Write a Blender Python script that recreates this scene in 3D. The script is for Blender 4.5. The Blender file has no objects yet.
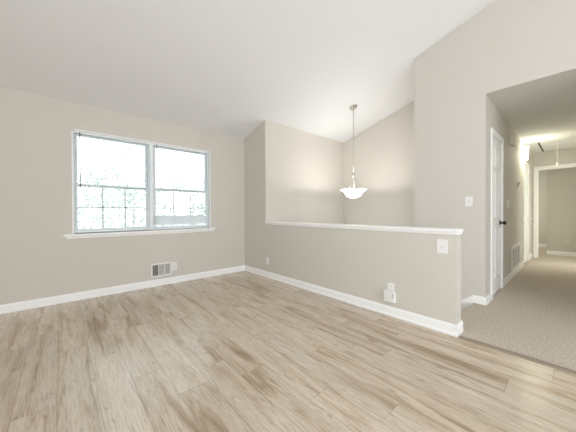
import bpy, bmesh, math, random
from mathutils import Vector, Matrix
random.seed(7)
S = bpy.context.scene
COL = S.collection

# ------------------------------------------------------------------ camera, world, lights, exposure
F_PX, CX, CY = 255.12, 287.65, 214.12
YAW, PIT, ROL, CAM_H = math.radians(48.427), math.radians(-0.411), math.radians(0.217), 1.0815
fw = Vector((math.cos(YAW), math.sin(YAW), 0)); rt = Vector((math.sin(YAW), -math.cos(YAW), 0)); up = Vector((0, 0, 1))
f2 = fw*math.cos(PIT) + up*math.sin(PIT); u2 = up*math.cos(PIT) - fw*math.sin(PIT)
rc = rt*math.cos(ROL) - u2*math.sin(ROL); uc = rt*math.sin(ROL) + u2*math.cos(ROL)
cd = bpy.data.cameras.new('camera'); cam = bpy.data.objects.new('camera', cd); COL.objects.link(cam)
cam.matrix_world = Matrix((( rc.x, uc.x, -f2.x, 0), (rc.y, uc.y, -f2.y, 0), (rc.z, uc.z, -f2.z, CAM_H), (0, 0, 0, 1)))
cd.sensor_width = 36; cd.lens = F_PX/576*36
cd.shift_x = (288-CX)/576; cd.shift_y = (CY-216)/576
cd.clip_start = 0.02; cd.clip_end = 300
S.camera = cam

w = bpy.data.worlds.new('sky'); S.world = w; w.use_nodes = True
bg = w.node_tree.nodes['Background']; bg.inputs[0].default_value = (0.90, 0.96, 1.0, 1); bg.inputs[1].default_value = 3.5

def area(name, loc, direction, sx, sy, power, color):
    d = bpy.data.lights.new(name, 'AREA'); d.shape = 'RECTANGLE'; d.size = sx; d.size_y = sy; d.energy = power; d.color = color
    o = bpy.data.objects.new(name, d); COL.objects.link(o); o.location = loc
    o.rotation_euler = Vector(direction).to_track_quat('-Z', 'Z').to_euler(); return o
# fill lights added in front of the windowless walls behind the camera
area('fill_south', (0.2, -4.52, 1.25), (0, 1, 0.05), 3.2, 2.1, 138, (0.85, 0.928, 1.0))
area('fill_west', (-2.12, -1.6, 1.35), (1, 0, 0.05), 2.6, 1.7, 92, (0.85, 0.928, 1.0))
# daylight from the bedroom doorway opening on the south side of the hall
# fill lights added to brighten the rooms beyond the hall end doorway
area('fill_far_room', (10.0, 1.85, 1.3), (0, -1, 0), 1.2, 1.4, 16, (0.98, 1.0, 0.86))
area('fill_end_room', (8.75, -1.85, 1.3), (0, 1, 0), .6, 1.4, 9, (0.98, 1.0, 0.80))
# unseen fill light added low in the foyer to brighten the stairwell
area('fill_foyer', (3.45, 3.40, -.15), (-.1, -1, .25), 1.5, 1.5, 26, (0.86, 0.94, 1.0))
area('daylight_bedroom', (7.65, -0.50, 1.0), (0, 1, -0.1), 0.6, 1.6, 13, (1.0, 0.99, 0.86))

S.view_settings.view_transform = 'Standard'; S.view_settings.look = 'None'
S.view_settings.gamma = 1; S.view_settings.use_curve_mapping = False
S.view_settings.exposure = 0.0
S.cycles.max_bounces = 14; S.cycles.diffuse_bounces = 8; S.cycles.transparent_max_bounces = 16
S.cycles.caustics_reflective = False; S.cycles.caustics_refractive = False
S.cycles.sample_clamp_indirect = 6

# ------------------------------------------------------------------ materials
def mat(name, color, rough=0.6, metal=0.0, emis=None, emis_s=0.0, bump=None, spec=0.5, var=None):
    m = bpy.data.materials.new(name); m.use_nodes = True; nt = m.node_tree; b = nt.nodes['Principled BSDF']
    b.inputs['Base Color'].default_value = (*color, 1); b.inputs['Roughness'].default_value = rough
    b.inputs['Metallic'].default_value = metal; b.inputs['Specular IOR Level'].default_value = spec
    if emis: b.inputs['Emission Color'].default_value = (*emis, 1); b.inputs['Emission Strength'].default_value = emis_s
    if bump or var:
        tc = nt.nodes.new('ShaderNodeTexCoord')
    if bump:
        sc, st, dist = bump
        n = nt.nodes.new('ShaderNodeTexNoise'); n.inputs['Scale'].default_value = sc; n.inputs['Detail'].default_value = 4
        bp = nt.nodes.new('ShaderNodeBump'); bp.inputs['Strength'].default_value = st; bp.inputs['Distance'].default_value = dist
        nt.links.new(tc.outputs['Object'], n.inputs['Vector']); nt.links.new(n.outputs['Fac'], bp.inputs['Height'])
        nt.links.new(bp.outputs['Normal'], b.inputs['Normal'])
    if var:
        sc, c2 = var
        n2 = nt.nodes.new('ShaderNodeTexNoise'); n2.inputs['Scale'].default_value = sc; n2.inputs['Detail'].default_value = 5
        rp = nt.nodes.new('ShaderNodeValToRGB'); rp.color_ramp.elements[0].position = 0.36; rp.color_ramp.elements[1].position = 0.64
        rp.color_ramp.elements[0].color = (*color, 1); rp.color_ramp.elements[1].color = (*c2, 1)
        nt.links.new(tc.outputs['Object'], n2.inputs['Vector']); nt.links.new(n2.outputs['Fac'], rp.inputs['Fac'])
        nt.links.new(rp.outputs['Color'], b.inputs['Base Color'])
    return m

WALL = mat('greige_wall_paint', (0.66, 0.629, 0.580), 0.75, bump=(220, 0.08, 0.002), spec=0.3)
CEIL = mat('white_ceiling_paint', (0.845, 0.855, 0.875), 0.9, bump=(60, 0.15, 0.004), spec=0.2)
HCEIL = mat('textured_hall_ceiling', (0.72, 0.72, 0.69), 0.9, bump=(28, 0.5, 0.012), spec=0.2)
TRIM = mat('white_semigloss_trim', (0.93, 0.935, 0.935), 0.5)
VINYL = mat('white_vinyl_window', (0.90, 0.94, 0.96), 0.4)
GRILLE = mat('white_window_grille', (0.82, 0.86, 0.85), 0.5)
PLATE = mat('white_plastic', (0.85, 0.85, 0.84), 0.35)
PLATE_G = mat('grey_plastic_face', (0.62, 0.62, 0.64), 0.4)
OFFW = mat('ivory_plastic', (0.72, 0.68, 0.58), 0.45)
DARK = mat('dark_slot', (0.03, 0.03, 0.03), 0.8)
GREYD = mat('grey_duct_metal', (0.16, 0.16, 0.15), 0.6)
VENTW = mat('white_enamel_steel', (0.82, 0.82, 0.80), 0.4)
VENTG = mat('grey_damper_steel', (0.42, 0.42, 0.41), 0.4)
NICKEL = mat('brushed_nickel', (0.55, 0.53, 0.48), 0.32, 1.0)
BRONZE = mat('oil_rubbed_bronze', (0.035, 0.028, 0.022), 0.35, 0.6)
HINGE = mat('aged_hinge_metal', (0.18, 0.16, 0.13), 0.4, 0.8)
CARPET = mat('beige_carpet_pile', (0.46, 0.40, 0.335), 1.0, bump=(150, 0.5, 0.008), spec=0.05, var=(80, (0.70, 0.63, 0.55)))
STRIP = mat('brown_transition_strip', (0.30, 0.24, 0.18), 0.45)
BOWL = mat('white_alabaster_glass', (0.9, 0.89, 0.86), 0.3, emis=(1.0, 0.97, 0.90), emis_s=6.5)
SCON = mat('white_frosted_glass', (0.9, 0.9, 0.86), 0.3, emis=(1.0, 0.96, 0.85), emis_s=2.2)
BULB = mat('lit_bulb', (1, 1, 1), 0.3, emis=(1.0, 0.95, 0.86), emis_s=8.0)
WAND = mat('grey_acrylic_wand', (0.10, 0.10, 0.10), 0.35)
CORD = mat('white_cord', (0.93, 0.93, 0.90), 0.7)
GROUND = mat('pale_dry_ground', (0.62, 0.62, 0.60), 0.9, var=(0.6, (0.50, 0.52, 0.47)))
LEAF = mat('pale_green_leaf', (0.36, 0.40, 0.37), 0.7, var=(1.5, (0.54, 0.58, 0.55)))
BARK = mat('grey_bark', (0.40, 0.38, 0.36), 0.9, bump=(12, 0.6, 0.02))
BRICK = mat('dark_exterior_siding', (0.6, 0.58, 0.55), 0.8)

def slat_mat():
    m = bpy.data.materials.new('white_blind_slat'); m.use_nodes = True; nt = m.node_tree
    b = nt.nodes['Principled BSDF']; b.inputs['Base Color'].default_value = (0.90, 0.91, 0.92, 1); b.inputs['Roughness'].default_value = 0.4
    t = nt.nodes.new('ShaderNodeBsdfTranslucent'); t.inputs['Color'].default_value = (0.85, 0.87, 0.88, 1)
    mx = nt.nodes.new('ShaderNodeMixShader'); mx.inputs[0].default_value = 0.65
    nt.links.new(b.outputs[0], mx.inputs[1]); nt.links.new(t.outputs[0], mx.inputs[2])
    nt.links.new(mx.outputs[0], nt.nodes['Material Output'].inputs['Surface']); return m
SLAT = slat_mat()

def glass_mat():
    m = bpy.data.materials.new('clear_window_glass'); m.use_nodes = True; nt = m.node_tree
    nt.nodes.remove(nt.nodes['Principled BSDF'])
    t = nt.nodes.new('ShaderNodeBsdfTransparent'); t.inputs['Color'].default_value = (0.93, 0.96, 0.95, 1)
    g = nt.nodes.new('ShaderNodeBsdfGlossy'); g.inputs['Roughness'].default_value = 0.03
    fr = nt.nodes.new('ShaderNodeFresnel'); fr.inputs['IOR'].default_value = 1.45
    mx = nt.nodes.new('ShaderNodeMixShader')
    nt.links.new(fr.outputs[0], mx.inputs[0]); nt.links.new(t.outputs[0], mx.inputs[1]); nt.links.new(g.outputs[0], mx.inputs[2])
    nt.links.new(mx.outputs[0], nt.nodes['Material Output'].inputs['Surface']); return m
GLASS = glass_mat()

def plank_mat():
    m = bpy.data.materials.new('light_oak_vinyl_plank'); m.use_nodes = True; nt = m.node_tree; N = nt.nodes; L = nt.links
    b = N['Principled BSDF']
    def math_(op, a, c=None, d=None):
        n = N.new('ShaderNodeMath'); n.operation = op
        for i, v in enumerate((a, c, d)):
            if v is None: continue
            if isinstance(v, (int, float)): n.inputs[i].default_value = v
            else: L.new(v, n.inputs[i])
        return n.outputs[0]
    PW, PL = 0.182, 1.22
    tc = N.new('ShaderNodeTexCoord'); sp = N.new('ShaderNodeSeparateXYZ'); L.new(tc.outputs['Object'], sp.inputs[0])
    u = math_('DIVIDE', math_('ADD', sp.outputs[0], 20.047), PW); row = math_('FLOOR', u); fu = math_('FRACT', u)
    wn = N.new('ShaderNodeTexWhiteNoise'); wn.noise_dimensions = '1D'; L.new(row, wn.inputs['W'])
    v = math_('ADD', math_('DIVIDE', math_('ADD', sp.outputs[1], 30.0), PL), math_('MULTIPLY', wn.outputs['Value'], 7.3))
    colr = math_('FLOOR', v); fv = math_('FRACT', v)
    cb = N.new('ShaderNodeCombineXYZ'); L.new(row, cb.inputs[0]); L.new(colr, cb.inputs[1])
    wp = N.new('ShaderNodeTexWhiteNoise'); wp.noise_dimensions = '3D'; L.new(cb.outputs[0], wp.inputs['Vector'])
    rs = N.new('ShaderNodeSeparateColor'); L.new(wp.outputs['Color'], rs.inputs[0])
    # grain coordinates: every plank its own piece of wood
    gx = math_('ADD', sp.outputs[0], math_('MULTIPLY', rs.outputs[0], 37.0)); gy = math_('ADD', sp.outputs[1], math_('MULTIPLY', rs.outputs[1], 53.0))
    def grain(sx, sy, scale, detail, rough=0.6, dist=0.0):
        c = N.new('ShaderNodeCombineXYZ'); L.new(math_('MULTIPLY', gx, sx), c.inputs[0]); L.new(math_('MULTIPLY', gy, sy), c.inputs[1]); L.new(rs.outputs[2], c.inputs[2])
        n = N.new('ShaderNodeTexNoise'); n.inputs['Scale'].default_value = scale; n.inputs['Detail'].default_value = detail
        n.inputs['Roughness'].default_value = rough; n.inputs['Distortion'].default_value = dist
        L.new(c.outputs[0], n.inputs['Vector']); return n.outputs['Fac']
    broad = grain(8.5, 0.8, 1.3, 4, 0.6, 0.8)       # long brown figure
    fine = grain(130.0, 7.0, 1.0, 4, 0.7, 0.6)       # fine fibres
    knots = grain(26.0, 5.5, 1.0, 3, 0.6, 1.2)        # knots and flecks
    def ramp(fac, stops):
        r = N.new('ShaderNodeValToRGB'); el = r.color_ramp.elements
        el[0].position, el[0].color = stops[0][0], (*stops[0][1], 1); el[1].position, el[1].color = stops[-1][0], (*stops[-1][1], 1)
        for p, c in stops[1:-1]:
            e = el.new(p); e.color = (*c, 1)
        L.new(fac, r.inputs[0]); return r.outputs[0]
    def mix(t, fac, a, c):
        n = N.new('ShaderNodeMix'); n.data_type = 'RGBA'; n.blend_type = t
        if isinstance(fac, (int, float)): n.inputs[0].default_value = fac
        else: L.new(fac, n.inputs[0])
        for i, q in ((6, a), (7, c)):
            if isinstance(q, tuple): n.inputs[i].default_value = (*q, 1)
            else: L.new(q, n.inputs[i])
        return n.outputs[2]
    fig = math_('ADD', broad, math_('MULTIPLY', math_('SUBTRACT', rs.outputs[1], 0.5), 0.10))
    base = ramp(fig, [(0.29, (0.38, 0.275, 0.175)), (0.40, (0.56, 0.45, 0.33)), (0.50, (0.66, 0.56, 0.445)), (0.66, (0.715, 0.635, 0.535))])
    fib = ramp(fine, [(0.34, (0.62, 0.57, 0.51)), (0.58, (1.05, 1.05, 1.05))])
    c1 = mix('MULTIPLY', 0.75, base, fib)
    kn = ramp(knots, [(0.60, (0, 0, 0)), (0.74, (1, 1, 1))])
    c2 = mix('MIX', math_('MULTIPLY', kn, 0.55), c1, (0.22, 0.15, 0.10))
    tone = math_('ADD', 0.91, math_('MULTIPLY', rs.outputs[0], 0.15))
    tv = N.new('ShaderNodeCombineColor'); [L.new(tone, tv.inputs[i]) for i in range(3)]
    c3 = mix('MULTIPLY', 1.0, c2, tv.outputs[0])
    eu = math_('MINIMUM', fu, math_('SUBTRACT', 1.0, fu)); ev = math_('MINIMUM', fv, math_('SUBTRACT', 1.0, fv))
    su = math_('LESS_THAN', eu, 0.010); sv = math_('LESS_THAN', ev, 0.0016); seam = math_('MAXIMUM', su, sv)
    c4 = mix('MIX', math_('MULTIPLY', seam, 0.45), c3, (0.20, 0.155, 0.115))
    L.new(c4, b.inputs['Base Color'])
    ro = math_('ADD', 0.19, math_('MULTIPLY', fine, 0.12)); L.new(ro, b.inputs['Roughness'])
    b.inputs['Specular IOR Level'].default_value = 1.0
    bp = N.new('ShaderNodeBump'); bp.inputs['Strength'].default_value = 0.25; bp.inputs['Distance'].default_value = 0.002
    L.new(math_('SUBTRACT', fine, math_('MULTIPLY', seam, 0.9)), bp.inputs['Height']); L.new(bp.outputs['Normal'], b.inputs['Normal'])
    return m
PLANK = plank_mat()

# ------------------------------------------------------------------ mesh helpers
class MB:
    def __init__(s): s.bm = bmesh.new()
    def _add(s, other):
        me = bpy.data.meshes.new('tmp'); other.to_mesh(me); s.bm.from_mesh(me); bpy.data.meshes.remove(me); other.free(); return s
    def box(s, a, b, bev=0.0, seg=2):
        t = bmesh.new(); bmesh.ops.create_cube(t, size=1)
        c = [(a[i]+b[i])/2 for i in range(3)]; d = [abs(b[i]-a[i]) for i in range(3)]
        for v in t.verts: v.co = Vector((c[0]+v.co.x*d[0], c[1]+v.co.y*d[1], c[2]+v.co.z*d[2]))
        if bev: bmesh.ops.bevel(t, geom=t.edges[:], offset=min(bev, min(d)*0.45), segments=seg, affect='EDGES', profile=0.5)
        return s._add(t)
    def prism(s, poly, axis, a, b):
        t = bmesh.new()
        def p3(q, h):
            return {0: (h, q[0], q[1]), 1: (q[0], h, q[1]), 2: (q[0], q[1], h)}[axis]
        A = [t.verts.new(p3(q, a)) for q in poly]; B = [t.verts.new(p3(q, b)) for q in poly]; n = len(poly)
        t.faces.new(A); t.faces.new(B[::-1])
        for i in range(n): t.faces.new((A[i], B[i], B[(i+1) % n], A[(i+1) % n]))
        bmesh.ops.recalc_face_normals(t, faces=t.faces[:]); return s._add(t)
    def lathe(s, prof, loc=(0, 0, 0), axis='Z', seg=32, closed=False):
        t = bmesh.new(); rings = []
        for r, z in prof:
            if r < 1e-6: rings.append([t.verts.new((0, 0, z))])
            else: rings.append([t.verts.new((r*math.cos(2*math.pi*k/seg), r*math.sin(2*math.pi*k/seg), z)) for k in range(seg)])
        pairs = list(zip(rings[:-1], rings[1:])) + ([(rings[-1], rings[0])] if closed else [])
        for A, B in pairs:
            for k in range(seg):
                j = (k+1) % seg
                if len(A) == 1 and len(B) == 1: continue
                if len(A) == 1: t.faces.new((A[0], B[k], B[j]))
                elif len(B) == 1: t.faces.new((A[k], A[j], B[0]))
                else: t.faces.new((A[k], A[j], B[j], B[k]))
        if axis == 'Y': M = Matrix.Rotation(math.radians(90), 3, 'X')
        elif axis == 'X': M = Matrix.Rotation(math.radians(90), 3, 'Y')
        elif isinstance(axis, Matrix): M = axis
        else: M = Matrix.Identity(3)
        for v in t.verts: v.co = M @ v.co + Vector(loc)
        for f in t.faces: f.smooth = True
        bmesh.ops.recalc_face_normals(t, faces=t.faces[:]); return s._add(t)
    def tube(s, pts, r, seg=10):
        t = bmesh.new(); pts = [Vector(p) for p in pts]; rings = []
        for i, p in enumerate(pts):
            d = (pts[min(i+1, len(pts)-1)] - pts[max(i-1, 0)]).normalized()
            a = d.orthogonal() if abs(d.z) > .9 else d.cross(Vector((0, 0, 1)))
            if abs(d.z) > .9: a = Vector((1, 0, 0)) - d*d.x
            a.normalize(); c = d.cross(a); rr = r[i] if isinstance(r, (list, tuple)) else r
            rings.append([t.verts.new(p + rr*(a*math.cos(2*math.pi*k/seg) + c*math.sin(2*math.pi*k/seg))) for k in range(seg)])
        for A, B in zip(rings[:-1], rings[1:]):
            for k in range(seg): t.faces.new((A[k], A[(k+1) % seg], B[(k+1) % seg], B[k]))
        t.faces.new(rings[0][::-1]); t.faces.new(rings[-1])
        for f in t.faces: f.smooth = True
        bmesh.ops.recalc_face_normals(t, faces=t.faces[:]); return s._add(t)
    def frustum(s, rect0, h0, rect1, h1, axis):
        """raised panel: rectangle rect0 at height h0 tapering to rect1 at h1 along axis"""
        t = bmesh.new()
        def ring(rc_, h):
            q = [(rc_[0], rc_[1]), (rc_[2], rc_[1]), (rc_[2], rc_[3]), (rc_[0], rc_[3])]
            return [t.verts.new({0: (h, a, b), 1: (a, h, b), 2: (a, b, h)}[axis]) for a, b in q]
        A, B = ring(rect0, h0), ring(rect1, h1); t.faces.new(A); t.faces.new(B)
        for i in range(4): t.faces.new((A[i], A[(i+1) % 4], B[(i+1) % 4], B[i]))
        bmesh.ops.recalc_face_normals(t, faces=t.faces[:]); return s._add(t)
    def build(s, name, material, parent=None, origin=None):
        me = bpy.data.meshes.new(name); 
        wl = Vector(origin or (0, 0, 0)); q = parent
        while q is not None: wl = wl + q.location; q = q.parent
        if parent is not None or origin is not None:
            for v in s.bm.verts: v.co -= wl
        s.bm.to_mesh(me); s.bm.free(); me.materials.append(material)
        o = bpy.data.objects.new(name, me); COL.objects.link(o)
        if parent is not None: o.parent = parent
        elif origin is not None: o.location = origin; o.matrix_world = Matrix.Translation(Vector(origin))
        return o

def thing(name, label, cat, loc, group=None):
    o = bpy.data.objects.new(name, None); COL.objects.link(o); o.location = loc; o.matrix_world = Matrix.Translation(Vector(loc))
    o.empty_display_size = 0.05; tag(o, label, cat, group); return o
def tag(o, label, cat, group=None):
    o['label'] = label; o['category'] = cat
    if group: o['group'] = group
    return o
def struct(name, mb, m, label=None, cat=None, origin=None):
    o = mb.build(name, m, origin=origin); o['kind'] = 'structure'
    o['label'] = label; o['category'] = cat
    return o
def struct_root(name, loc, label, cat):
    o = thing(name, label, cat, loc); o['kind'] = 'structure'; return o

# ------------------------------------------------------------------ dimensions of the place
YA, XB, YS, XS, XC, YC, YH, YE = 4.0975, 2.56, 3.44, 4.733, 3.669, 1.482, 0.690, 0.683
SL, ZH, YR = 0.2919, 2.442, -0.30
XW, YB, HS = -2.25, -4.6, -0.38          # west wall, south wall, south side of hall
FZ = -1.26                               # foyer level
XE = 8.3                                 # end of hall
def zc(y):
    return 2.44 + SL*(YA-y) if y > YR else 2.44 + SL*(YA-YR) - SL*(YR-y)
W0, W1, WZ0, WZ1 = 0.10, 1.89, 0.825, 2.117

# ------------------------------------------------------------------ structure
struct('floor', MB().box((XW, YB, -0.2), (XB, YA, 0)), PLANK, 'light oak vinyl plank floor of the empty living room', 'floor')
m = MB()
m.box((XB+0.001, YB, -0.2), (XC, 0.80, 0.0)); m.box((XC, HS, -0.2), (11.0, YH, 0.0)); m.box((XC, -2.0, -0.2), (11.0, HS, 0.0)); m.box((XC+.11, YH, -0.2), (XS, YC-.1, 0.0)).box((XS+.14, YH, -0.2), (11.0, 2.0, 0.0))
struct('floor_hall', m, CARPET, 'beige carpet of the landing and hallway', 'carpet')
m = MB().box((XW-.14, YA, -1.5), (W0, YA+.14, 2.6)).box((W1, YA, -1.5), (XB+.05, YA+.14, 2.6))
m.box((W0, YA, -1.5), (W1, YA+.14, WZ0)).box((W0, YA, WZ1), (W1, YA+.14, 2.6))
struct('wall_north', m, WALL, 'greige window wall of the living room', 'wall')
m = MB().prism([(YS, FZ), (YA+.14, FZ), (YA+.14, zc(YA+.14)+.02), (YS, zc(YS)+.02)], 0, XB, XS+.14)
struct('wall_stair_north', m, WALL, 'greige stairwell wall behind the hanging lamp', 'wall')
m = MB().box((XB, YE, FZ), (XB+.135, YS, 0.893))
struct('wall_half', m, WALL, 'greige half wall between living room and stairwell', 'half wall')
m = MB().prism([(YH+.11, FZ), (YS, FZ), (YS, zc(YS)+.02), (YH+.11, zc(YH+.11)+.02)], 0, XS, XS+.14)
struct('wall_stair_east', m, WALL, 'greige stairwell wall under the ceiling slope', 'wall')
m = MB()
m.prism([(YH, FZ), (YC, FZ), (YC, zc(YC)+.02), (YR, zc(YR)+.02), (YB, zc(YB)+.02), (YB, 0), (HS, 0), (HS, ZH+.002), (YH, ZH+.002)], 0, XC, XC+.11)
m.prism([(YC-.1, FZ), (YC, FZ), (YC, zc(YC)+.02), (YC-.1, zc(YC-.1)+.02)], 0, XC+.11, XS)
struct('wall_east', m, WALL, 'tall greige wall around the hallway opening', 'wall')
# hall
D1, D2 = (4.00, 4.63), (6.90, 7.68)
m = MB(); z2 = 2.045
for a, b in ((XC+.11, D1[0]), (D1[1], D2[0]), (D2[1], XE+.11)): m.box((a, YH, -.1), (b, YH+.11, ZH))
for a, b in (D1, D2): m.box((a, YH, z2), (b, YH+.11, ZH))
struct('wall_hall_north', m, WALL, 'greige hallway wall holding the panelled doors', 'wall')
m = MB().box((XC+.11, HS-.11, 0), (7.25, HS, ZH)).box((8.05, HS-.11, 0), (XE, HS, ZH)).box((7.25, HS-.11, 2.05), (8.05, HS, ZH))
struct('wall_hall_south', m, WALL, 'greige south wall of the hallway', 'wall')
m = MB().box((XE, HS-.11, 2.06), (XE+.11, YH, ZH)).box((XE, .590, 0), (XE+.11, YH, 2.06)).box((XE, HS-.11, 0), (XE+.11, -.30, 2.06))
struct('wall_hall_east', m, WALL, 'greige wall around the doorway at the hall end', 'wall')
struct('wall_room_east', MB().box((9.12, -2.0, 0), (9.22, .475, ZH)).box((9.22, .375, 0), (10.9, .475, ZH)), WALL, 'greige wall seen through the doorway at the hall end', 'wall')
struct('wall_room_far', MB().box((10.9, -2.0, 0), (11.0, 2.0, ZH)), WALL, 'far greige wall beyond the hall end doorway', 'wall')
struct('wall_room_north', MB().box((XS+.14, 2.0, 0), (11.0, 2.1, ZH)).box((XE, YH+.11, 0), (XE+.11, 2.1, ZH)), WALL, 'greige side wall beyond the hall end doorway', 'wall')
struct('wall_room_south', MB().box((6.5, -2.1, 0), (11.0, -2.0, ZH)).box((6.4, -2.1, 0), (6.5, HS-.11, ZH)), WALL, 'greige wall of the bedroom off the hall', 'wall')
HX0, HX1, HY0, HY1 = 7.08, 8.26, -.08, .50      # attic hatch in hall ceiling
m = MB().box((XC+.11, HS-.11, ZH), (HX0, YH+.11, ZH+.12)).box((XC+.001, HS, ZH), (XC+.11, YH, ZH+.002)).box((HX1, HS-.11, ZH), (11.0, YH+.11, ZH+.12))
m.box((HX0, HS-.11, ZH), (HX1, HY0, ZH+.12)).box((HX0, HY1, ZH), (HX1, YH+.11, ZH+.12))
m.box((6.4, -2.1, ZH), (11.0, HS-.11, ZH+.12)).box((XS+.14, YH+.11, ZH), (11.0, 2.1, ZH+.12)).box((XC+.11, YH+.11, ZH), (XS, YC-.1, ZH+.1))
struct('ceiling_hall', m, HCEIL, 'textured white hallway ceiling', 'ceiling')
T = .14
m = MB().prism([(YA+.2, zc(YA+.2)), (YR, zc(YR)), (YB-.2, zc(YB-.2)), (YB-.2, zc(YB-.2)+T), (YR, zc(YR)+T), (YA+.2, zc(YA+.2)+T)], 0, XW-.14, XS+.2)
struct('ceiling', m, CEIL, 'white vaulted ceiling of the living room', 'ceiling')
# walls behind the camera, both solid
m = MB().prism([(YB, 0), (YA, 0), (YA, zc(YA)+.02), (YR, zc(YR)+.02), (YB, zc(YB)+.02)], 0, XW-.14, XW)
m2 = m
struct('wall_west', m2, WALL, 'greige west wall behind the camera', 'wall')
m = MB().box((XW-.14, YB-.14, 0), (XC+.11, YB, zc(YB)+.05))
struct('wall_south', m, WALL, 'greige south wall behind the camera', 'wall')
# foyer and stairs down
m = MB().box((XB+.135, 2.30, FZ-.1), (XS, YS, FZ)).box((XC+.11, YC, FZ-.1), (XS, 2.30, FZ))
n = 7; rise = -FZ/n; tread = (2.30-.80)/(n-1)
for k in range(n-1): m.box((XB+.135, .80+k*tread, FZ-.1), (XC, .80+(k+1)*tread, -(k+1)*rise), 0.0)
struct('floor_stairs', m, CARPET, 'carpeted stairs going down behind the half wall', 'stairs')

# trims
def base_x(m, x0, x1, y, side, z=0, h=.098, t=.014):       # runs along X on a wall plane Y=y, protruding towards side (-1/+1)
    m.prism([(y, z), (y+side*t, z), (y+side*t, z+h-.022), (y+side*t*.55, z+h-.008), (y+side*t*.45, z+h), (y, z+h)], 0, x0, x1)
def base_y(m, y0, y1, x, side, z=0, h=.098, t=.014):
    m.prism([(x, z), (x+side*t, z), (x+side*t, z+h-.022), (x+side*t*.55, z+h-.008), (x+side*t*.45, z+h), (x, z+h)], 1, y0, y1)
m = MB(); base_x(m, XW, XB-.014, YA, -1); m.box((XW, YA-.028, 0), (XB-.028, YA-.014, .022), .005)
struct('baseboard_north', m, TRIM, 'white baseboard under the window wall', 'baseboard')
m = MB(); base_y(m, YE, YA, XB, -1); base_x(m, XB-.014, XB+.149, YE, -1); m.box((XB-.028, YE-.014, 0), (XB-.014, YA-.014, .022), .005)
struct('baseboard_half', m, TRIM, 'white baseboard along the half wall', 'baseboard')
m = MB(); base_y(m, YH, .80, XC, -1, h=.088); base_x(m, XC-.014, D1[0]-.062, YH, -1, h=.088)
# skirt board that follows the stairs down
a = -FZ/1.5
m.prism([(.80, -.16), (.80, .088), (2.30, .088-1.5*rise/tread), (2.30, -.16-1.5*rise/tread)], 0, XC-.014, XC)
struct('baseboard_east', m, TRIM, 'white baseboard and stair skirt beside the hallway opening', 'baseboard')
m = MB(); base_x(m, D1[1]+.062, D2[0]-.062, YH, -1); base_x(m, D2[1]+.062, XE, YH, -1)
struct('baseboard_hall', m, TRIM, 'white baseboard along the hallway wall', 'baseboard')
m = MB(); base_y(m, -2.0, .475, 9.12, -1)
struct('baseboard_room', m, TRIM, 'white baseboard seen through the hall end doorway', 'baseboard')
m = MB(); base_y(m, .475, 2.0, 10.9, -1)
struct('baseboard_far', m, TRIM, 'white baseboard on the furthest wall beyond the doorway', 'baseboard')
m = MB().box((XB-.024, YE-.018, .900), (XB+.146, YS-.001, .928), .007, 3).box((XB-.010, YE, .880), (XB, YS-.001, .900), .003).box((XB-.010, YE-.012, .880), (XB+.138, YE, .900), .003)
struct('trim_1', m, TRIM, 'white cap rail on top of the half wall', 'cap rail')
m = MB().prism([(XB-.030, 0), (XB+.016, 0), (XB+.016, .010), (XB-.004, .013), (XB-.026, .006)], 1, YB, YE-.025)
struct('trim_2', m, STRIP, 'brown strip between plank floor and carpet', 'threshold strip')

# ------------------------------------------------------------------ window
win = struct_root('window_1', ((W0+W1)/2, YA, WZ0), 'white twin double-hung window with blinds over the plank floor', 'window')
YW = YA + .075                                   # face of the sashes
m = MB()                                         # liner of the opening
m.box((W0, YA-.003, WZ0), (W0+.014, YA+.14, WZ1)).box((W1-.014, YA-.003, WZ0), (W1, YA+.14, WZ1)).box((W0, YA-.003, WZ1-.014), (W1, YA+.14, WZ1))
m.build('jamb_liner', TRIM, win)
m = MB().box((W0-.085, YA-.045, WZ0-.030), (W1+.085, YA+.14, WZ0), .006, 3).box((W0-.06, YA-.014, WZ0-.06), (W1+.06, YA, WZ0-.030), .003)
m.build('sill', TRIM, win)
XM = (W0+W1)/2
m = MB().box((XM-.026, YA+.03, WZ0), (XM+.026, YA+.14, WZ1-.014), .004)
m.build('mullion', VINYL, win)
ZM = 1.435
for xa, xb in ((W0+.014, XM-.026), (XM+.026, W1-.014)):
    fr = MB()
    for b in (((xa, YW-.02, WZ0), (xa+.018, YA+.14, WZ1-.014)), ((xb-.018, YW-.02, WZ0), (xb, YA+.14, WZ1-.014)), ((xa+.018, YW-.02, WZ1-.030), (xb-.018, YA+.14, WZ1-.014)), ((xa+.018, YW-.02, WZ0), (xb-.018, YA+.14, WZ0+.03))): fr.box(*b, bev=.003)
    fo = fr.build('frame', VINYL, win)
    a, b = xa+.019, xb-.019
    for nm, za, zb, y in (('upper_sash', ZM-.015, WZ1-.031, YW+.025), ('lower_sash', WZ0+.031, ZM+.02, YW)):
        s = MB(); q = .023
        for bb in (((a, y, za), (a+q, y+.024, zb)), ((b-q, y, za), (b, y+.024, zb)), ((a+q, y, zb-q), (b-q, y+.024, zb)), ((a+q, y, za), (b-q, y+.024, za+q))): s.box(*bb, bev=.003)
        so = s.build(nm, VINYL, win)
        MB().box((a+q, y+.010, za+q), (b-q, y+.013, zb-q)).build('pane', GLASS, so)
        if nm == 'lower_sash':
            g = MB(); wd = (b-a-2*q)
            for k in (1, 2): g.box((a+q+wd*k/3-.010, y+.006, za+q), (a+q+wd*k/3+.010, y+.0095, zb-q))
            zmid = (za+zb)/2; g.box((a+q, y+.006, zmid-.009), (b-q, y+.0095, zmid+.009))
            g.build('grille', GRILLE, so)
            MB().box(((a+b)/2-.03, y-.012, zb-.012), ((a+b)/2+.03, y-.001, zb-.002), .002).build('sash_lock', VINYL, so)

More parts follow.
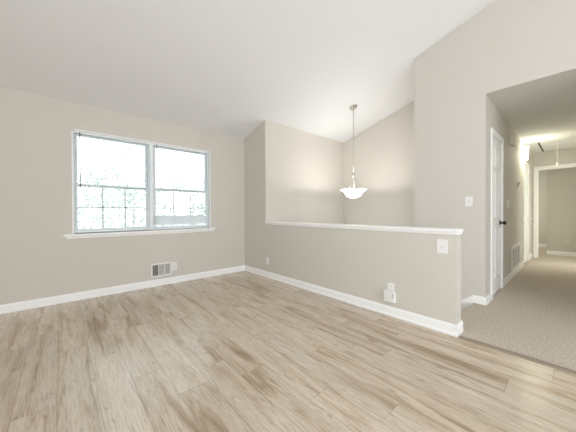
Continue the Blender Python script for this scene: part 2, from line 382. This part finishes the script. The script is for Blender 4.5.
# blinds: headrail, slats, bottom rail, wand, lift cords
def blind(xa, xb, zbot, label, wz, stack):
    yb = YA + .028; zt = WZ1 - .016
    t = thing('window_blind', label, 'blind', ((xa+xb)/2, yb, zt), 'slatted blinds in the twin window')
    MB().box((xa, yb-.014, zt-.022), (xb, yb+.014, zt), .002).build('headrail', VINYL, t)
    s = MB(); z = zt - .045; pitch = .0215; tilt = math.radians(-2)
    def one(z, ti):
        c, d = math.cos(ti)*.0088, math.sin(ti)*.0088
        s.prism([(yb-c, z-d), (yb, z+.0016), (yb+c, z+d), (yb, z+.0022)], 0, xa+.004, xb-.004)
    while z > zbot + .03 + stack*.0135: one(z, tilt); z -= pitch
    for k in range(stack): one(zbot + .026 + k*.0135, math.radians(66))
    s.build('slats', SLAT, t)
    MB().box((xa+.004, yb-.013, zbot), (xb-.004, yb+.013, zbot+.018), .003).build('bottom_rail', VINYL, t)
    for fx in (.14, .86):
        x = xa + (xb-xa)*fx; MB().tube([(x, yb-.0135, zt-.02), (x, yb-.0135, zbot+.01)], .0008, 5).build('ladder_cord', CORD, t)
    x = xa + .062
    MB().tube([(x, yb-.022, zt-.012), (x, yb-.022, wz)], .0048, 8).tube([(x, yb-.010, zt-.016), (x, yb-.022, zt-.012)], .002, 6).build('wand', WAND, t)
    return t
blind(W0+.018, XM-.004, WZ0+.012, 'white slatted blind in the window half further from the room corner, lowered to the sill', 1.40, 0)
blind(XM+.004, W1-.018, WZ0+.072, 'white slatted blind in the window half nearer the room corner, thick slat stack at bottom', 1.55, 9)

# ------------------------------------------------------------------ doors
def panel_door(name, x0, x1, label, knob_right=True, knob_mat=None):
    r = struct_root(name, ((x0+x1)/2, YH, 0), label, 'door')
    y = YH; c = MB()
    cw = .062
    c.box((x0-cw, y-.016, 0), (x0+.004, y, z2-.004), .003).box((x1-.004, y-.016, 0), (x1+cw, y, z2-.004), .003).box((x0-cw, y-.016, z2-.004), (x1+cw, y, z2+cw), .003)
    c.box((x0, y, 0), (x0+.015, y+.11, z2)).box((x1-.015, y, 0), (x1, y+.11, z2)).box((x0, y, z2-.015), (x1, y+.11, z2))
    c.build('casing', TRIM, r)
    a, b, za, zb = x0+.018, x1-.018, .012, z2-.018
    d = MB(); yf = y+.004; yk = yf+.035
    d.box((a, yf+.008, za), (b, yk, zb))
    W_ = b-a; st = .105*W_/.66; mid = .09*W_/.66
    rails = [(za, za+.21), (za+.84, za+1.0), (za+1.58, za+1.66), (zb-.11, zb)]
    d.box((a, yf, za), (a+st, yf+.008, zb)).box((b-st, yf, za), (b, yf+.008, zb)).box(((a+b)/2-mid/2, yf, za), ((a+b)/2+mid/2, yf+.008, zb))
    for p, q in rails: d.box((a+st, yf, p), ((a+b)/2-mid/2, yf+.008, q)).box(((a+b)/2+mid/2, yf, p), (b-st, yf+.008, q))
    for (p0, p1) in ((a+st, (a+b)/2-mid/2), ((a+b)/2+mid/2, b-st)):
        for (q0, q1) in zip([t[1] for t in rails[:-1]], [t[0] for t in rails[1:]]):
            d.frustum((p0+.012, q0+.012, p1-.012, q1-.012), yf+.0085, (p0+.035, q0+.035, p1-.035, q1-.035), yf+.001, 1)
    d.build('door_slab', TRIM, r)
    kx = b-.06 if knob_right else a+.06
    k = MB().lathe([(0, 0), (.030, 0), (.032, .004), (.028, .009), (.012, .012), (.011, .030), (.020, .036), (.0275, .048), (.0265, .060), (.018, .068), (0, .071)], (kx, yf, .925), 'Y', 24)
    k.build('door_knob', knob_mat or BRONZE, r)
    for z in (.26, 1.02, 1.80):
        hx = a if knob_right else b
        MB().tube([(hx-.002, yf-.006, z-.045), (hx-.002, yf-.006, z+.045)], .0065, 8).box((hx-.001, yf-.0015, z-.044), (hx+.018, yf+.001, z+.044)).build('hinge', HINGE, r)
    return r
panel_door('door_1', D1[0], D1[1], 'white six-panel closet door with dark knob beside the hallway opening')
panel_door('door_2', D2[0], D2[1], 'white panelled door further down the hallway under the lit sconce', knob_mat=VENTW)
r = struct_root('door_3', (XE, .13, 0), 'white cased doorway at the far end of the hallway', 'doorway')
m = MB(); oy0, oy1, oz = -.30, .590, 2.06; cw = .06
m.box((XE-.016, oy1-.004, 0), (XE, oy1+cw, oz-.004), .003).box((XE-.016, oy0-cw, 0), (XE, oy0+.004, oz-.004), .003).box((XE-.016, oy0-cw, oz-.004), (XE, oy1+cw, oz+cw), .003)
m.box((XE, oy1-.015, 0), (XE+.11, oy1, oz)).box((XE, oy0, 0), (XE+.11, oy0+.015, oz)).box((XE, oy0, oz-.015), (XE+.11, oy1, oz))
m.build('casing', TRIM, r)

# ------------------------------------------------------------------ attic hatch with cord
h = thing('attic_hatch', 'white attic access panel in the hallway ceiling with a pull cord', 'attic hatch', ((HX0+HX1)/2, (HY0+HY1)/2, ZH))
MB().box((HX0+.024, HY0+.022, ZH+.001), (HX1-.024, HY1-.022, ZH+.022), .002).build('hatch_panel', HCEIL, h)
m = MB()
m.box((HX0+.001, HY0+.001, ZH+.03), (HX1-.001, HY1-.001, ZH+.04)).box((HX1-.004, HY0+.001, ZH+.002), (HX1-.001, HY1-.001, ZH+.03)).box((HX0+.001, HY1-.004, ZH+.002), (HX1-.004, HY1-.001, ZH+.03)); m.build('hatch_recess', DARK, h)  # black lining: shade of the gap around the panel put into its colour
m = MB().tube([(7.20, .235, ZH+.004), (7.20, .235, 2.03)], .0035, 6); co = m.build('pull_cord', CORD, h)
MB().lathe([(0, 2.035), (.008, 2.03), (.016, 2.005), (.021, 1.98), (.017, 1.968), (0, 1.964)], (7.20, .235, 0), 'Z', 12).build('cord_knob', CORD, co)

# ------------------------------------------------------------------ pendant lamp
PX, PY = 3.781, 2.545; PZ = zc(PY)
p = thing('pendant_lamp', 'hanging pendant lamp with white glass bowl over the stairwell', 'pendant lamp', (PX, PY, PZ))
tiltM = Matrix.Rotation(-math.atan(SL), 3, 'X')
MB().lathe([(0, 0), (.066, 0), (.066, -.008), (.060, -.018), (.030, -.030), (.012, -.036), (0, -.036)], (PX, PY, PZ), tiltM, 32).build('canopy', NICKEL, p)
zr = 1.487
rod = MB().tube([(PX, PY, PZ-.02), (PX, PY, 1.75)], .0060, 10)
for z in (2.53, 2.16): rod.lathe([(.006, z+.02), (.009, z+.016), (.009, z-.016), (.006, z-.02)], (PX, PY, 0), 'Z', 12)
rod.build('stem', NICKEL, p)
MB().lathe([(0, 1.765), (.010, 1.760), (.012, 1.745), (.020, 1.735), (.022, 1.715), (.014, 1.702), (.010, 1.685), (0, 1.680)], (PX, PY, 0), 'Z', 20).build('hub', NICKEL, p)
for k in range(3):
    an = math.radians(25 + 120*k); c, s_ = math.cos(an), math.sin(an)
    pts = [(PX+c*rr, PY+s_*rr, z) for rr, z in ((.012, 1.725), (.022, 1.71), (.030, 1.66), (.040, 1.59), (.060, 1.51), (.10, 1.445), (.136, 1.410))]
    MB().tube(pts, .0040, 8).build('arm', NICKEL, p)
prof_o = [(.0, 1.322), (.035, 1.324), (.075, 1.336), (.105, 1.356), (.128, 1.385), (.142, 1.415), (.156, 1.442), (.178, 1.466), (.205, 1.482), (.218, 1.487)]
prof_o = [(a, 1.322 + (b-1.322)*.84) for a, b in prof_o]
prof_i = [(r_-.002 if r_ > .21 else max(r_-.005, 0), z+.006) for r_, z in prof_o[::-1]]
MB().lathe(prof_o + prof_i, (PX, PY, 0), 'Z', 48).build('glass_bowl', BOWL, p)
MB().lathe([(0, 1.300), (.007, 1.304), (.010, 1.312), (.016, 1.318), (.018, 1.3215), (0, 1.3215)], (PX, PY, 0), 'Z', 16).build('finial', NICKEL, p)
MB().lathe([(0, 1.332), (.013, 1.332), (.013, 1.350), (.022, 1.370), (.026, 1.390), (.020, 1.410), (0, 1.418)], (PX, PY, 0), 'Z', 16).build('bulb', BULB, p)
def lamp(name, loc, power, radius, color):
    d = bpy.data.lights.new(name, 'POINT'); d.energy = power; d.shadow_soft_size = radius; d.color = color
    o = bpy.data.objects.new(name, d); COL.objects.link(o); o.location = loc; return o
lamp('pendant_glow', (PX, PY, 1.452), 15, .030, (1.0, .97, .92))

# ------------------------------------------------------------------ hall sconce
sx = 6.70
q = thing('wall_sconce', 'lit white wall sconce high on the hallway wall', 'wall lamp', (sx, YH, 2.150))
MB().box((sx-.05, YH-.014, 2.070), (sx+.05, YH, 2.200), .005).build('backplate', NICKEL, q)
MB().tube([(sx, YH-.014, 2.100), (sx, YH-.04, 2.070), (sx, YH-.052, 2.060)], .007, 8).lathe([(0, 2.048), (.02, 2.048), (.022, 2.058), (.012, 2.064), (0, 2.064)], (sx, YH-.052, 0), 'Z', 16).build('arm', NICKEL, q)
po = [(.0, 2.062), (.030, 2.063), (.036, 2.080), (.040, 2.150), (.044, 2.250), (.049, 2.335)]
MB().lathe(po + [(r_-.004, z+.003) for r_, z in po[:0:-1]] + [(0, 2.068)], (sx, YH-.052, 0), 'Z', 32).build('glass_shade', SCON, q)
MB().lathe([(0, 2.070), (.012, 2.072), (.012, 2.120), (.024, 2.160), (.024, 2.210), (.015, 2.235), (0, 2.240)], (sx, YH-.052, 0), 'Z', 16).build('bulb', BULB, q)
lamp('sconce_glow', (sx, YH-.052, 2.300), 3.0, .03, (1.0, .99, .90))
lamp('fill_hall', (sx, YH-.20, 2.150), 8.0, .06, (1.0, .985, .76))  # extra fill lamp added near the sconce, with no fixture of its own

# ------------------------------------------------------------------ plates, vents and small fittings
def plate_geo(c, nrm, w_, h_, t_=.006):
    """box of a wall plate centred at c on a wall whose outward normal is nrm ('-x', '-y')"""
    if nrm == '-y': return MB().box((c[0]-w_/2, c[1]-t_, c[2]-h_/2), (c[0]+w_/2, c[1], c[2]+h_/2), .0025)
    return MB().box((c[0]-t_, c[1]-w_/2, c[2]-h_/2), (c[0], c[1]+w_/2, c[2]+h_/2), .0025)
def off(c, nrm, du, dv, dn):
    return (c[0]+du, c[1]-dn, c[2]+dv) if nrm == '-y' else (c[0]-dn, c[1]-du, c[2]+dv)
def boxat(c, nrm, du, dv, w_, h_, n0, n1, bev=.0015):
    a = off(c, nrm, du-w_/2, dv-h_/2, n0); b = off(c, nrm, du+w_/2, dv+h_/2, n1)
    lo = [min(a[i], b[i]) for i in range(3)]; hi = [max(a[i], b[i]) for i in range(3)]
    return MB().box(lo, hi, bev)
def outlet(c, nrm, label, m_=PLATE, w_=.072, h_=.117):
    t = thing('outlet_plate', label, 'outlet', c)
    plate_geo(c, nrm, w_, h_).build('cover_plate', m_, t)
    for dv in (.021, -.021):
        rr = boxat(c, nrm, 0, dv, .034, .029, .006, .008).build('receptacle', m_, t)
        for du in (-.007, .007): boxat(c, nrm, du, dv+.003, .003, .009, .008, .0083, 0).build('slot', DARK, rr)
    return t
def switch(c, nrm, label, w_=.075, h_=.120, gang=1, m_=PLATE):
    t = thing('switch_plate', label, 'light switch', c)
    plate_geo(c, nrm, w_, h_).build('cover_plate', m_, t)
    for k in range(gang):
        du = (k-(gang-1)/2)*.046
        boxat(c, nrm, du, 0, .011, .025, .006, .0068, 0).build('toggle_frame', PLATE_G, t)
        boxat(c, nrm, du, .005, .008, .013, .0068, .017).build('toggle', m_, t)
    return t
outlet((XB, 3.395, .277), '-x', 'white outlet low on the half wall near the room corner')
outlet((1.300, YA, .262), '-y', 'white outlet plate directly beside the floor-level wall vent', w_=.074, h_=.128)
switch((XB, .793, .770), '-x', 'white switch plate at the free end of the half wall, just under its cap rail', .088, .126)
switch((XC, .850, 1.205), '-x', 'white light switch on the tall wall beside the hallway opening')
switch((5.15, YH, 1.20), '-y', 'narrow white light switch on the hallway wall past the closet door')
c = (XB, 1.270, .285)
outlet(c, '-x', 'white outlet low on the half wall with a device plugged in')
t = thing('plug_in_device', 'white boxy plug-in device in the half wall outlet above the baseboard', 'plug-in device', (XB-.008, 1.267, .215))
MB().box((XB-.052, 1.208, .155), (XB-.009, 1.327, .268), .006, 3).build('housing', PLATE, t)
MB().box((XB-.0535, 1.218, .200), (XB-.0515, 1.236, .250), .001).build('grille_slot', PLATE_G, t)
MB().box((XB-.0530, 1.255, .172), (XB-.0515, 1.317, .252), .0007).build('front_panel', VENTW, t)

# floor-level register on the window wall
vx0, vx1, vz0, vz1 = .965, 1.262, .132, .335
v = thing('wall_vent', 'white air register low on the wall under the window', 'vent', ((vx0+vx1)/2, YA, vz0))
m = MB(); fw_ = .024; y0, y1 = YA-.011, YA-.001
m.box((vx0, y0, vz0), (vx1, y1, vz0+fw_), .003).box((vx0, y0, vz1-fw_), (vx1, y1, vz1), .003).box((vx0, y0, vz0+fw_), (vx0+fw_, y1, vz1-fw_), .003).box((vx1-fw_, y0, vz0+fw_), (vx1, y1, vz1-fw_), .003)
bays = []; bw = (vx1-vx0-2*fw_-.020)/3
for k in range(3): bays.append((vx0+fw_+k*(bw+.010), vx0+fw_+k*(bw+.010)+bw))
for k in (0, 1): m.box((bays[k][1], y0, vz0+fw_), (bays[k+1][0], y1, vz1-fw_), .002)
m.build('frame', VENTW, v)
MB().box((vx0+.01, YA-.0035, vz0+.01), (vx1-.01, YA-.001, vz1-.01)).build('duct_back', GREYD, v)
for k, (a, b) in enumerate(bays):
    l = MB(); 
    if k == 0:
        for j in range(4): zz = vz0+fw_+(j+.5)*(vz1-vz0-2*fw_)/4; l.box((a, YA-.008, zz-.002), (b, YA-.004, zz+.002))
        for j in (1, 2): l.box((a+(b-a)*j/3-.0015, YA-.008, vz0+fw_), (a+(b-a)*j/3+.0015, YA-.004, vz1-fw_))
        l.build('louver_bank', VENTG, v)
    else:
        for j in range(8):
            xx = a+(j+.5)*(b-a)/8; l.prism([(xx-.0035, YA-.009), (xx-.0025, YA-.009), (xx+.0042, YA-.004), (xx+.0032, YA-.004)], 2, vz0+fw_, vz1-fw_)
        for j in range(3): zz = vz0+fw_+(j+.5)*(vz1-vz0-2*fw_)/3; l.box((a, YA-.0095, zz-.0015), (b, YA-.0085, zz+.0015))
        l.build('louver_bank', VENTW, v)

# return-air grille in the hall
gx0, gx1, gz0, gz1 = 5.465, 6.40, .102, .505
g = thing('return_air_grille', 'large white return air grille low on the hallway wall', 'vent', ((gx0+gx1)/2, YH, gz0))
m = MB(); e = .045; y0, y1 = YH-.014, YH-.001
m.box((gx0, y0, gz0), (gx1, y1, gz0+e), .003).box((gx0, y0, gz1-e), (gx1, y1, gz1), .003).box((gx0, y0, gz0+e), (gx0+e, y1, gz1-e), .003).box((gx1-e, y0, gz0+e), (gx1, y1, gz1-e), .003)
for k in (1, 2): xx = gx0+e+(gx1-gx0-2*e)*k/3; m.box((xx-.012, y0, gz0+e), (xx+.012, y1, gz1-e), .002)
m.build('frame', VENTW, g)
MB().box((gx0+.02, YH-.003, gz0+.02), (gx1-.02, YH-.001, gz1-.02)).build('duct_back', GREYD, g)
l = MB(); nz = 22
for j in range(nz):
    zz = gz0+e+(j+.5)*(gz1-gz0-2*e)/nz
    l.prism([(YH-.011, zz-.006), (YH-.010, zz-.006), (YH-.003, zz+.006), (YH-.004, zz+.006)], 0, gx0+e, gx1-e)
l.build('louver_bank', VENTG, g)

# door chime box, thermostat, door stop
t = thing('door_chime', 'small beige door chime box high on the hallway wall', 'door chime', (5.371, YH, 2.19))
MB().box((5.268, YH-.055, 2.125), (5.475, YH-.012, 2.255), .006, 3).build('cover', OFFW, t); MB().box((5.278, YH-.012, 2.135), (5.464, YH-.001, 2.245)).build('base', PLATE_G, t)
t = thing('thermostat', 'small grey thermostat at eye height on the hallway wall', 'thermostat', (6.125, YH, 1.56))
MB().box((6.074, YH-.024, 1.51), (6.177, YH-.001, 1.61), .005, 3).build('housing', OFFW, t); MB().box((6.089, YH-.0255, 1.56), (6.161, YH-.0235, 1.60), .001).build('display', DARK, t)
t = thing('door_stop', 'short white door stop on the hallway baseboard', 'door stop', (6.735, YH-.014, .06))
MB().lathe([(0, 0), (.014, 0), (.014, .004), (.005, .006), (.005, .055), (0, .055)], (6.735, YH-.0142, .06), 'Y', 12).build('spring', NICKEL, t)
MB().lathe([(0, .055), (.009, .055), (.010, .070), (.008, .074), (0, .074)], (6.735, YH-.0142, .06), 'Y', 12).build('tip', PLATE, t)

outlet((9.12, .135, .33), '-x', 'white outlet on the wall seen through the doorway at the hall end', OFFW)
switch((10.9, .78, .60), '-x', 'tiny light plate on the furthest wall past the hall end doorway', m_=OFFW)

# ------------------------------------------------------------------ outside
struct('ground_outside', MB().box((-60, YA+.2, -1.8), (60, 70, -1.5)), GROUND, 'pale sunlit ground outside the window', 'ground')
def leaf_tree(name, x, y, ht, rad, z_low, n_, ls, label, cat, trunk=True):
    t = thing(name, label, cat, (x, y, -1.5), 'trees outside the window' if trunk else None)
    if trunk:
        b = MB(); b.tube([(x, y, -1.5), (x+.05, y, z_low*.5), (x-.05, y+.05, z_low+.8), (x, y, ht*.7)], [.11, .09, .06, .02], 10)
        for k in range(6):
            an = k*1.05; z0 = z_low+.3+k*.35; b.tube([(x, y, z0), (x+math.cos(an)*rad*.35, y+math.sin(an)*rad*.35, z0+.5), (x+math.cos(an)*rad*.75, y+math.sin(an)*rad*.75, z0+1.1)], [.035, .022, .008], 6)
        b.build('trunk', BARK, t)
    bm_ = MB(); bm = bm_.bm
    clumps = []
    for k in range(26):
        an = random.random()*6.283; rr = rad*math.sqrt(random.random())*.8; zz = z_low + (ht-z_low)*random.random()
        clumps.append(Vector((x+math.cos(an)*rr, y+math.sin(an)*rr, zz)))
    for k in range(n_):
        c_ = random.choice(clumps); d = Vector((random.gauss(0, 1), random.gauss(0, 1), random.gauss(0, .7)))*rad*.17
        o = c_ + d; a = Vector((random.gauss(0, 1), random.gauss(0, 1), random.gauss(0, 1))).normalized(); b2 = a.orthogonal().normalized()
        s1 = ls*(.7+.6*random.random()); m1 = o + a*s1*.5
        vs = [bm.verts.new(o), bm.verts.new(m1 + b2*s1*.3), bm.verts.new(o + a*s1), bm.verts.new(m1 - b2*s1*.3)]
        bm.faces.new(vs)
    bm_.build('foliage', LEAF, t)
    return t
leaf_tree('deciduous_tree', 3.0, 16.0, 3.3, 2.6, -.5, 800, .26, 'tallest pale leafy tree outside, behind the window half nearer the room corner', 'tree')
leaf_tree('deciduous_tree', .6, 22.0, 3.2, 3.0, -.4, 1400, .30, 'lower round leafy tree outside, behind the window half further from the room corner', 'tree')
leaf_tree('deciduous_tree', 8.6, 22.0, 3.8, 2.4, -.3, 1000, .28, 'leafy tree outside, glimpsed past the window jamb nearest the room corner', 'tree')
leaf_tree('garden_shrub', 1.6, 8.2, .75, .55, -1.3, 1500, .12, 'pale green shrub standing outside just below the middle of the window', 'shrub', trunk=False)
